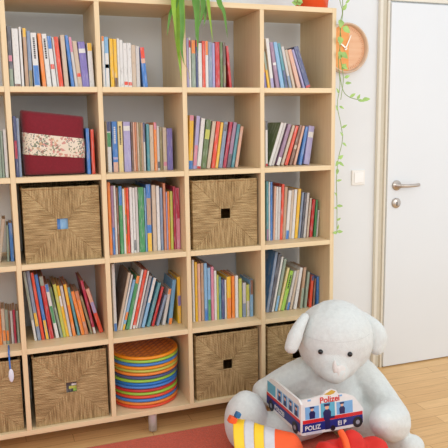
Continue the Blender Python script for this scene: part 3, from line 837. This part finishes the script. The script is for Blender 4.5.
# ------------------------------------------------------------------ plants
leafm = plain('vine_leaf_green', (158, 192, 104), rough=.5, var=.25, scale=30)
stemm = plain('vine_stem_green', (132, 160, 84), rough=.6, var=.1)
soil = plain('potting_soil', (60, 42, 30), rough=.95, var=.3, scale=120, bump=.6)
def pot(t, rb, rt, h, mat):
    bm = bmesh.new(); lathe(bm, [(rb-.01, .0006), (rb, .003), (rt, h-.012), (rt+.005, h-.010), (rt+.005, h), (rt-.002, h), (rt-.004, h-.022), (.01, h-.022)], 48)
    obj('pot', bm, mat, t, True)
    bm = bmesh.new(); lathe(bm, [(rt-.0055, h-.0215), (rt-.0055, h-.014), (.01, h-.010)], 32); obj('soil', bm, soil, t, True)
vn = thing('trailing_vine', 'orange pot on the bookcase top with a green vine trailing down the right side', 'plant', (1.734, .10, TZ+TH/2))
pot(vn, .074, .086, .13, plain('orange_glazed_pot', (236, 84, 34), rough=.2, var=.03))
zp = TZ+TH/2
def wv(x, y, z): return Vector((x-1.734, y-.10, z-zp))
main = [(1.74, .10, 2.06), (1.79, .03, 2.075), (1.822, .0, 2.02), (1.824, -.004, 1.947), (1.838, -.004, 1.895), (1.826, -.004, 1.837), (1.835, 0, 1.771), (1.823, 0, 1.681), (1.833, 0, 1.567),
        (1.820, 0, 1.476), (1.841, 0, 1.383), (1.850, 0, 1.313), (1.828, 0, 1.219), (1.821, 0, 1.125), (1.825, 0, 1.005), (1.827, 0, .868)]
branch = [(1.827, 0, 1.633), (1.849, 0, 1.545), (1.887, .005, 1.513), (1.952, .01, 1.499), (2.000, .01, 1.503)]
sec = [(1.74, .07, 2.06), (1.80, .0, 2.06), (1.826, -.01, 1.99), (1.838, -.008, 1.90), (1.828, -.004, 1.80), (1.830, -.004, 1.70), (1.850, 0, 1.60), (1.838, 0, 1.50)]
bm = bmesh.new()
for P in (main, branch, sec): tube(bm, catmull([wv(*q) for q in P], 6), .0016, 6)
lb_ = bmesh.new()
def leaf(bm, base, dirv, up, L, W):
    d_ = dirv.normalized(); s = d_.cross(up).normalized(); n_ = s.cross(d_)
    prof = [(0, .0), (.12, .55), (.3, 1), (.5, .92), (.7, .66), (.88, .3), (1, .0)]
    mid = []; lf = []; rt = []
    for t_, w in prof:
        c = base+d_*L*t_-n_*(.18*L*t_*t_)
        mid.append(bm.verts.new(c)); lf.append(bm.verts.new(c+s*W*w+n_*W*w*.25)); rt.append(bm.verts.new(c-s*W*w+n_*W*w*.25))
    for i in range(len(prof)-1):
        for A, B in ((lf, mid), (mid, rt)):
            bm.faces.new((A[i], A[i+1], B[i+1], B[i]))
def leaf_at(x, y, z, dx, dz, L, W, dy=-.3):
    b0 = wv(x, y, z); dv = Vector((dx, dy, dz)); k = .8 if L > .045 else .92; leaf(lb_, b0, dv, Vector((.2, -1, .3)), L*k, W*k)
# large leaves beside the clock, smaller ones further down
for a in [(1.826, -.01, 1.86, -.1, -1, .05, .022), (1.836, -.01, 1.825, .9, -.5, .055, .024), (1.822, -.01, 1.785, .0, -1, .05, .022), (1.830, -.01, 1.71, .8, -.5, .045, .018), (1.835, -.01, 1.90, .6, .9, .04, .010),
          (1.826, -.01, 1.72, -.1, -1, .05, .020), (1.85, -.01, 1.93, .7, .8, .05, .007), (1.83, -.01, 1.96, -.3, .9, .035, .008), (1.838, 0, 1.66, .8, -.5, .042, .013), (1.855, 0, 1.60, .9, .4, .032, .008),
          (1.84, 0, 1.64, .5, .6, .035, .012), (1.86, 0, 1.575, .9, .1, .035, .008), (1.887, 0, 1.513, .8, .5, .035, .008), (1.925, 0, 1.503, .6, .9, .030, .008), (1.96, .01, 1.50, 1, .15, .045, .011), (1.935, .01, 1.498, .9, -.1, .04, .008),
          (1.825, 0, 1.53, -.4, .8, .03, .007), (1.83, 0, 1.47, .9, -.4, .03, .007), (1.82, 0, 1.45, -.3, .9, .03, .006), (1.845, 0, 1.37, .9, .5, .034, .007), (1.852, 0, 1.33, -.6, .8, .03, .007), (1.85, 0, 1.30, .8, -.6, .03, .007),
          (1.828, 0, 1.225, .9, .6, .034, .010), (1.828, 0, 1.215, -.5, -.8, .032, .010), (1.828, 0, 1.21, .8, -.5, .04, .009), (1.825, 0, 1.18, -.2, -1, .035, .010), (1.821, 0, 1.12, .9, .2, .03, .006), (1.823, 0, 1.05, -.5, .6, .025, .006),
          (1.825, 0, 1.00, 1, 0, .034, .008), (1.825, 0, .99, -.7, .1, .02, .006), (1.826, 0, .93, .8, .5, .025, .006), (1.827, 0, .875, 1, 0, .034, .009), (1.827, 0, .87, -.9, .1, .028, .009), (1.827, 0, .885, .3, 1, .03, .006),
          ]:
    leaf_at(*a)
for k in range(26):   # crown above the pot
    a = random.uniform(0, 6.28); R0 = random.uniform(.0, .06)
    q = Vector((R0*math.cos(a), R0*math.sin(a), .118)); dv = Vector((math.cos(a), math.sin(a), random.uniform(.2, 1)))
    leaf(lb_, q+dv*.02, dv, Vector((0, 0, 1)) if abs(dv.z) < .9 else Vector((1, 0, 0)), .06, .024)
# a low sprig left of the pot
P = catmull([Vector((-.03, -.04, .118)), Vector((-.08, -.07, .13)), Vector((-.105, -.075, .06)), Vector((-.110, -.07, .012))], 6); tube(bm, P, .0014, 6)
for q, dx, dz in ((P[-1], -.6, .2), (P[-3], -.8, .3), (P[-4], .5, -.3), (P[-6], -.6, .5), (P[-1], .5, .3)): leaf(lb_, q, Vector((dx, -.2, dz)), Vector((.1, -1, .3)), .03, .011)
obj('stem', bm, stemm, vn, True); obj('foliage', lb_, leafm, vn, True)

sp_ = thing('spider_plant', 'spider plant on the bookcase top with long green blades hanging over the front', 'plant', (1.14, .15, zp))
pot(sp_, .07, .085, .12, plain('white_ceramic_pot', (228, 226, 220), rough=.25, var=.02))
blm = plain('blade_green', (132, 172, 36), rough=.42, var=.22, scale=14); bld = plain('blade_dark_green', (84, 136, 36), rough=.42, var=.2, scale=14)
def blade(bm, path, w, tipy=None):
    P = catmull(path, 7); n_ = len(P); A = []; B = []; Cc = []
    for i, q in enumerate(P):
        t_ = i/(n_-1); ww = 1.6*w*(min(1, .45+t_*1.6) if t_ < .35 else 1)*(1-max(0, (t_-.55)/.45)**1.6)+.0004
        d_ = (P[min(i+1, n_-1)]-P[max(i-1, 0)]).normalized(); s = d_.cross(Vector((0, -1, .15))).normalized()
        nn = s.cross(d_).normalized()
        Cc.append(bm.verts.new(q)); A.append(bm.verts.new(q+s*ww*.5+nn*ww*.12)); B.append(bm.verts.new(q-s*ww*.5+nn*ww*.12))
    for i in range(n_-1):
        for X, Y in ((A, Cc), (Cc, B)): bm.faces.new((X[i], X[i+1], Y[i+1], Y[i]))
def rel(*q): return Vector((q[0]-1.14, q[1]-.15, q[2]-zp))
def hang(front, w, top=2.09, bm=None, y=-.045):
    x0, z0 = front[0]
    P = [rel(1.14+(x0-1.14)*.15, .14, zp+.11), rel(1.14+(x0-1.14)*.55, .08, top+.02), rel(x0+(1.14-x0)*.1, -.01, top-.02)]+[rel(x, y, z) for x, z in front]
    blade(bm, P, w)
g1 = bmesh.new(); g2 = bmesh.new()
hang([(1.037, 1.90), (1.012, 1.84), (.997, 1.757)], .014, bm=g2)
hang([(1.047, 1.90), (1.040, 1.782), (1.044, 1.70), (1.054, 1.575)], .019, bm=g1)
hang([(1.064, 1.90), (1.070, 1.803), (1.059, 1.694)], .016, bm=g1, y=-.035)
hang([(1.024, 1.898), (1.028, 1.821), (1.034, 1.734)], .013, bm=g1, y=-.055)
hang([(1.054, 1.90), (1.056, 1.80), (1.052, 1.70), (1.063, 1.64)], .012, bm=g2, y=-.065)
hang([(1.124, 1.905), (1.127, 1.825), (1.128, 1.684)], .021, bm=g2)
hang([(1.112, 1.905), (1.117, 1.85), (1.116, 1.74)], .014, bm=g2, y=-.06)
hang([(1.154, 1.905), (1.150, 1.858), (1.135, 1.793)], .015, bm=g2)
hang([(1.176, 1.907), (1.184, 1.835), (1.195, 1.738)], .010, bm=g1)
hang([(1.160, 1.907), (1.167, 1.855), (1.160, 1.80)], .013, bm=g2, y=-.035)
hang([(1.224, 1.909), (1.246, 1.862), (1.262, 1.757)], .015, bm=g2)
for k in range(16):   # blades arching backwards and up, out of the photo's frame
    a = random.uniform(-.3, 3.5); L = random.uniform(.12, .2)
    P = [Vector((0, 0, .11)), Vector((.4*L*math.cos(a), .25*L*abs(math.sin(a)), .2)), Vector((L*math.cos(a), min(.15, L*abs(math.sin(a))), .22)), Vector((1.4*L*math.cos(a), min(.17, 1.2*L*abs(math.sin(a))), .12))]
    blade(g1 if k % 2 else g2, P, .015)
o = obj('bright_blades', g1, blm, sp_, True); o = obj('dark_blades', g2, bld, sp_, True)
bm = bmesh.new(); tube(bm, catmull([rel(1.05, -.05, 1.70), rel(1.052, -.052, 1.672), rel(1.083, -.045, 1.620), rel(1.09, -.045, 1.585)], 6), .0013, 6); obj('runner', bm, plain('runner_straw', (190, 170, 90)), sp_, True)

# ------------------------------------------------------------------ plush animal
plm = plain('plush_fabric', (214, 218, 214), rough=.95, var=.045, scale=70, bump=.55, bscale=260, sheen=.4)
pl = thing('plush_animal', 'large white plush animal with floppy ears sitting on the floor holding a book', 'plush toy', (1.62, -.28, 0))
def L3(x, y, z): return Vector((x-1.62, y+.28, z))
bm = bmesh.new()
ball(bm, L3(1.66, -.235, .15), (.165, .15, .145)); ball(bm, L3(1.65, -.24, .235), (.14, .125, .13)); ball(bm, L3(1.64, -.26, .30), (.11, .09, .10))
capsule(bm, [L3(1.56, -.225, .285), L3(1.468, -.19, .240), L3(1.385, -.15, .190)], [.082, .072, .064])                       # arm by the bookcase
capsule(bm, [L3(1.75, -.25, .30), L3(1.825, -.29, .245), L3(1.862, -.36, .175), L3(1.845, -.45, .130), L3(1.785, -.54, .155), L3(1.715, -.60, .190), L3(1.685, -.625, .210)], [.078, .070, .064, .080, .086, .066, .048])   # arm by the door
capsule(bm, [L3(1.54, -.28, .10), L3(1.40, -.30, .085), L3(1.28, -.285, .09)], [.092, .075, .082]); ball(bm, L3(1.240, -.275, .132), (.096, .092, .135))
capsule(bm, [L3(1.74, -.30, .09), L3(1.80, -.45, .060), L3(1.84, -.56, .050)], [.088, .060, .052]); ball(bm, L3(1.855, -.585, .050), (.060, .052, .052))
# head
ball(bm, L3(1.632, -.335, .475), (.170, .160, .165)); ball(bm, L3(1.60, -.395, .410), (.112, .10, .10)); ball(bm, L3(1.568, -.450, .378), (.060, .060, .056))
def crease(co):
    n_ = noise.noise(co*9)*.006+noise.noise(co*22)*.005+abs(noise.noise(co*14+Vector((3, 1, 5))))*.004
    q = co*(1+n_*.6)+Vector((0, 0, n_*.3))
    q.z = max(q.z, .0108 if q.x+1.62 < 1.67 else .0006)
    return q
body = fuse('plush_body', bm, plm, pl, .007, 5, crease)
bv = BVHTree.FromPolygons([v.co for v in body.data.vertices], [p_.vertices for p_ in body.data.polygons])
camv = Vector((.2974, -2.675, 1.3947))-Vector((1.62, -.28, 0))
def on_body(p_):      # point of the face nearest to where the eye or nose is sewn
    q, n_, i, d_ = bv.find_nearest(p_); return q, n_
eyem = plain('glass_eye_black', (14, 14, 16), rough=.08, var=.0)
for e in ((1.492, -.455, .463), (1.612, -.50, .456)):
    q, n_ = on_body(L3(*e)); bm = bmesh.new(); ball(bm, q+n_*.002, .0105); obj('eye', bm, eyem, pl, True)
# ears
for nm, pts, rd in (('ear', [L3(1.482, -.345, .588), L3(1.445, -.365, .555), L3(1.420, -.375, .515), L3(1.402, -.38, .478)], [.020, .027, .033, .030]),
                    ('ear', [L3(1.755, -.355, .560), L3(1.785, -.40, .52), L3(1.795, -.415, .48), L3(1.785, -.425, .440)], [.026, .038, .045, .036])):
    bm = bmesh.new(); capsule(bm, pts, rd, 6); fuse(nm, bm, plm, pl, .007, 8)
# nose patch, a small pinched fold of paler cloth
nosem = plain('nose_cloth', (222, 217, 211), rough=.9, var=.05, bump=.4)
q, n_ = on_body(L3(1.560, -.51, .385)); bm = bmesh.new()
ball(bm, q+Vector((-.020, .012, .030)), (.009, .010, .030)); ball(bm, q+Vector((.008, .014, .004)), (.028, .012, .032)); ball(bm, q+Vector((.026, .016, -.016)), (.016, .010, .018))
ball(bm, q+Vector((-.006, .006, .006)), (.005, .008, .028)); ball(bm, q+Vector((.014, .006, -.008)), (.005, .008, .020), Matrix.Rotation(.7, 3, 'Y'))
fuse('nose', bm, nosem, pl, .004, 3)
# forehead seam following the head
bm = bmesh.new(); P = []
for k in range(25):
    a = -1.15+2.3*k/24
    dirv = Vector((math.sin(a)*.88-.5*math.cos(a), -math.cos(a)*.87-.48*math.sin(a), .30-.10*math.cos(a)))
    c = L3(1.632, -.335, .478); hit, n_, i, d_ = bv.ray_cast(c+dirv*.6, -dirv.normalized())
    if hit is not None: P.append(hit-n_*.0008)
if len(P) > 4:
    tube(bm, P, .0016, 6); obj('forehead_seam', bm, plain('seam_thread', (204, 207, 204), rough=.9), pl, True)

# ------------------------------------------------------------------ police picture book
PN = dict(white=(226, 224, 220), blue=(30, 44, 120), red=(208, 40, 44), sky=(120, 170, 214), skin=(226, 172, 140), navy=(28, 34, 86), black=(30, 30, 38), grey=(150, 152, 166), gold=(200, 160, 60), teal=(90, 170, 196), pale=(206, 206, 216))
def pm(k): return plain('print_'+k, PN[k], rough=.3, var=.04)
pb = thing('board_book', 'open bus-shaped police picture book titled Polizei standing on the plush lap', 'book', (1.354, -.568, .182))
def panel(name, W, H, outline, ang, tilt, flipx):
    """one board of the book: outline in metres, printed side outwards"""
    e = bpy.data.objects.new(name, None); COL.objects.link(e); e.parent = pb; e.rotation_euler = (tilt, 0, ang)
    def poly(nm, pts, y0, y1, mat):
        bm = bmesh.new()
        a = [bm.verts.new((x, y0, z)) for x, z in pts]; b = [bm.verts.new((x, y1, z)) for x, z in pts]
        bm.faces.new(a); bm.faces.new(b)
        for i in range(len(pts)): bm.faces.new((a[i], a[(i+1) % len(pts)], b[(i+1) % len(pts)], b[i]))
        return obj(nm, bm, mat, e)
    poly('cardboard', outline, 0, .009, pm('white'))
    return e, poly
def circ(cx, cz, r, n=20): return [(cx+r*math.cos(2*math.pi*k/n), cz+r*math.sin(2*math.pi*k/n)) for k in range(n)]
def rect(a, b, c, d_): return [(a, c), (b, c), (b, d_), (a, d_)]
def officer(poly, cx, z0, s, full=True, k=0):
    y = -.0012
    poly('printed_officer', [(cx-.011*s, z0), (cx+.011*s, z0), (cx+.013*s, z0+.022*s), (cx+.007*s, z0+.030*s), (cx-.007*s, z0+.030*s), (cx-.013*s, z0+.022*s)], y, -.0004, pm('navy'))
    poly('printed_face', circ(cx, z0+.036*s, .0065*s, 12), y, -.0004, pm('skin'))
    poly('printed_cap', [(cx-.009*s, z0+.040*s), (cx+.009*s, z0+.040*s), (cx+.010*s, z0+.047*s), (cx-.010*s, z0+.047*s)], y-.0004, -.0003, pm('navy'))
# right-hand board, facing the room
e, poly = panel('right_board', .28, .15, [(0, .006), (.008, 0), (.272, 0), (.28, .02), (.28, .07), (.262, .095), (.238, .126), (.20, .142), (.168, .146), (.162, .160), (.142, .168), (.116, .164), (.104, .150), (.04, .143), (.012, .143), (0, .128)], -.02, -.10, False)
poly('printed_stripe', rect(.004, .276, .046, .060), -.0008, 0, pm('red'))
poly('printed_panel', rect(.004, .276, .012, .0455), -.0008, 0, pm('blue'))
poly('printed_panel', rect(.022, .092, .001, .0115), -.0008, 0, pm('pale'))
for x0, x1, z1 in ((.022, .082, .112), (.160, .232, .112)): poly('printed_window', rect(x0, x1, .062, z1), -.0008, 0, pm('sky'))
poly('printed_window', rect(.090, .152, .030, .118), -.0007, 0, pm('teal'))
officer(poly, .052, .063, 1.02); officer(poly, .184, .063, 1.0)
officer(poly, .117, .050, 1.35)
poly('printed_officer', rect(.106, .128, .010, .052), -.0014, -.0004, pm('navy'))
poly('printed_officer', rect(.128, .150, .052, .060), -.0016, -.0004, pm('navy'))
poly('printed_wheel', circ(.252, .018, .022), -.0022, 0, pm('black')); poly('printed_hub', circ(.252, .018, .009), -.0028, -.001, pm('grey'))
poly('printed_wheel', circ(.140, .012, .011), -.0020, 0, pm('black'))
poly('printed_badge', [(.106, .152), (.124, .158), (.140, .166), (.158, .158), (.150, .150), (.132, .146)], -.0010, 0, pm('gold'))
poly('printed_beacon', rect(.034, .048, .134, .141), -.0010, 0, pm('sky')); poly('printed_beacon', rect(.172, .186, .134, .141), -.0010, 0, pm('sky'))
RX = (math.pi/2, 0, 0)
text_mesh('title_lettering', 'Polizei', .034, pm('red'), e, (.086, -.0014, .119), RX, bold=.0006)
text_mesh('side_lettering', 'POLIZ', .025, pm('white'), e, (.018, -.0016, .019), RX, bold=.0005)
text_mesh('side_lettering', 'EI P', .025, pm('white'), e, (.162, -.0016, .019), RX, bold=.0005)
# left-hand board, running back towards the bookcase (its printed side faces left)
e, poly = panel('left_board', .31, .14, [(0, .006), (.008, 0), (.29, 0), (.31, .02), (.31, .085), (.296, .115), (.27, .136), (.24, .143), (.02, .143), (0, .13)], 0, 0, True)
e.scale = (1, 1, 1)
# mirror: +x of the board runs along +y of the room, printed face towards -x
e.rotation_euler = (0, 0, math.radians(92)); e.location = (-.001, .0005, 0)
for ch in e.children:
    for v in ch.data.vertices: v.co.y = -v.co.y
def polyb(nm, pts, y, mat):
    bm = bmesh.new(); a = [bm.verts.new((x, y, z)) for x, z in pts]; b = [bm.verts.new((x, 0, z)) for x, z in pts]
    bm.faces.new(a); bm.faces.new(b)
    for i in range(len(pts)): bm.faces.new((a[i], a[(i+1) % len(pts)], b[(i+1) % len(pts)], b[i]))
    return obj(nm, bm, mat, e)
for ch in e.children:
    for v in ch.data.vertices: pass
polyb('printed_stripe', rect(.004, .306, .052, .064), .0008, pm('red'))
polyb('printed_panel', rect(.004, .306, .014, .0515), .0008, pm('blue'))
for x0, x1 in ((.016, .056), (.064, .104), (.112, .152), (.160, .205), (.222, .298)): polyb('printed_window', rect(x0, x1, .070, .118), .0008, pm('sky' if x0 < .2 else 'teal'))
for cx in (.036, .084, .132, .182):
    polyb('printed_officer', [(cx-.012, .071), (cx+.012, .071), (cx+.010, .094), (cx-.010, .094)], .0014, pm('navy'))
    polyb('printed_face', circ(cx, .101, .008, 12), .0016, pm('skin')); polyb('printed_cap', rect(cx-.009, cx+.009, .106, .113), .0019, pm('navy'))
for cx in (.045, .262): polyb('printed_wheel', circ(cx, .018, .024), .0020, pm('black')); polyb('printed_hub', circ(cx, .018, .010), .0026, pm('grey'))
text_mesh('side_lettering', 'POLIZEI', .026, pm('white'), e, (.228, .0016, .020), (math.pi/2, 0, math.pi), bold=.0005)

# ------------------------------------------------------------------ clothes lying in front
orm = plain('hi_vis_orange_cloth', (250, 96, 40), rough=.7, var=.05, scale=30, bump=.2, bscale=120)
yem = plain('hi_vis_yellow_cloth', (250, 204, 40), rough=.6, var=.04); sim = plain('reflective_silver_cloth', (206, 204, 206), rough=.45, var=.05)
jk = thing('safety_trousers', 'orange safety garment leg with yellow and silver stripes lying across plush foot', 'clothing', (1.10, -.50, .0105))
A0, A1 = Vector((1.118, -.510, .138)), Vector((1.346, -.622, .100))
def leg_pt(t_, a, off):
    c = A0.lerp(A1, t_)-Vector((1.10, -.50, .0105)); ax = (A1-A0).normalized(); s = Vector((ax.y, -ax.x, 0)).normalized()
    lean = .35*(math.sin(a))  # stripes slant round the leg
    e_ = max(.02, 1-max(0, (t_-.70)/.30)**3)**.5; rx, rz = .098*e_+off, (.122-.018*t_)*e_+off
    w = 1+.05*noise.noise((t_*5, math.cos(a)*1.3, math.sin(a)*1.3))+.03*math.sin(3*a+t_*9)
    p_ = c+s*rx*math.cos(a)*w+Vector((0, 0, rz*math.sin(a)*w))-ax*.022*math.sin(a)*(1-t_)
    p_.z = max(p_.z, .001-off)
    return p_
def sleeve(t0, t1, off, n_, name, mat, cap=True, na=56):
    bm = bmesh.new(); R_ = []
    for i in range(n_+1):
        t_ = t0+(t1-t0)*i/n_; k = 1
        R_.append([bm.verts.new(leg_pt(t_, 2*math.pi*j/na, off)) for j in range(na)])
    for a, b in zip(R_, R_[1:]):
        for j in range(na): bm.faces.new((a[j], a[(j+1) % na], b[(j+1) % na], b[j]))
    if cap: bm.faces.new(R_[0]); bm.faces.new(R_[-1])
    return obj(name, bm, mat, jk, True)
sleeve(0, 1, 0, 30, 'garment_leg', orm)
for t0, t1, nm, mm in ((.0, .148, 'yellow_stripe', yem), (.150, .285, 'silver_stripe', sim), (.287, .425, 'yellow_stripe', yem), (.427, .575, 'silver_stripe', sim)):
    sleeve(t0, t1, .0015, 6, nm, mm)
rdm = plain('red_cloth', (206, 34, 20), rough=.7, var=.08, scale=20, bump=.25, bscale=90)
rd = thing('red_garment', 'crumpled red cloth garment lying in front of the picture book', 'clothing', (1.425, -.665, .0))
bm = bmesh.new()
for c, r in (((-.120, -.100, .115), (.080, .058, .112)), ((-.035, -.070, .125), (.080, .065, .122)), ((.055, -.065, .128), (.085, .065, .124)), ((.14, -.065, .110), (.085, .065, .108)), ((.225, -.06, .070), (.075, .060, .07))): ball(bm, c, r)
def fold(co):
    q = co+Vector((0, -.3, 1))*(.009*math.sin(co.x*60+co.y*25+3*noise.noise(co*9))+.010*noise.noise(co*18))*min(1, max(0, co.z*12))
    q.z = max(q.z, .0112)
    return q
fuse('cloth', bm, rdm, rd, .008, 6, fold)
bm = bmesh.new(); P = [Vector((.000, -.145, .14)), Vector((.006, -.132, .19)), Vector((.012, -.10, .240)), Vector((.020, -.05, .255))]
tube(bm, catmull(P, 6), .0125, 10); obj('orange_strap', bm, orm, rd, True)
ty = thing('toy_figure_piece', 'small orange and blue plastic piece beside the plush foot', 'toy', (1.098, -.505, .268))
bm = bmesh.new(); bx(bm, -.022, .010, -.012, .012, -.014, .012, bev=.004); obj('orange_block', bm, plain('toy_orange', (236, 96, 48), rough=.4), ty)
bm = bmesh.new(); bx(bm, -.004, .016, -.010, .012, .0125, .034, bev=.004); obj('blue_block', bm, plain('toy_blue', (40, 110, 160), rough=.4), ty)
ty.rotation_euler = (0, .5, 0)

# ------------------------------------------------------------------ light
w = bpy.data.worlds.new('daylight'); S.world = w; w.use_nodes = True
bgn = w.node_tree.nodes['Background']; bgn.inputs['Color'].default_value = (.93, .955, 1, 1); bgn.inputs['Strength'].default_value = 1.02
def area(name, loc, target, sx, sy, power, col):
    l = bpy.data.lights.new(name, 'AREA'); l.shape = 'RECTANGLE'; l.size = sx; l.size_y = sy; l.energy = power; l.color = col
    o = bpy.data.objects.new(name, l); COL.objects.link(o); o.location = loc
    o.rotation_euler = (Vector(target)-Vector(loc)).to_track_quat('-Z', 'Y').to_euler()
area('window_light', (3.4, -3.3, 1.9), (1.6, 0, 1.0), 1.8, 1.6, 30, (1, .99, .97))
area('room_light', (-.2, -3.2, 2.4), (.9, 0, .9), 1.6, 1.2, 26, (1, .98, .95))
S.view_settings.view_transform = 'Standard'; S.view_settings.look = 'None'; S.view_settings.gamma = 1
S.view_settings.exposure = 0
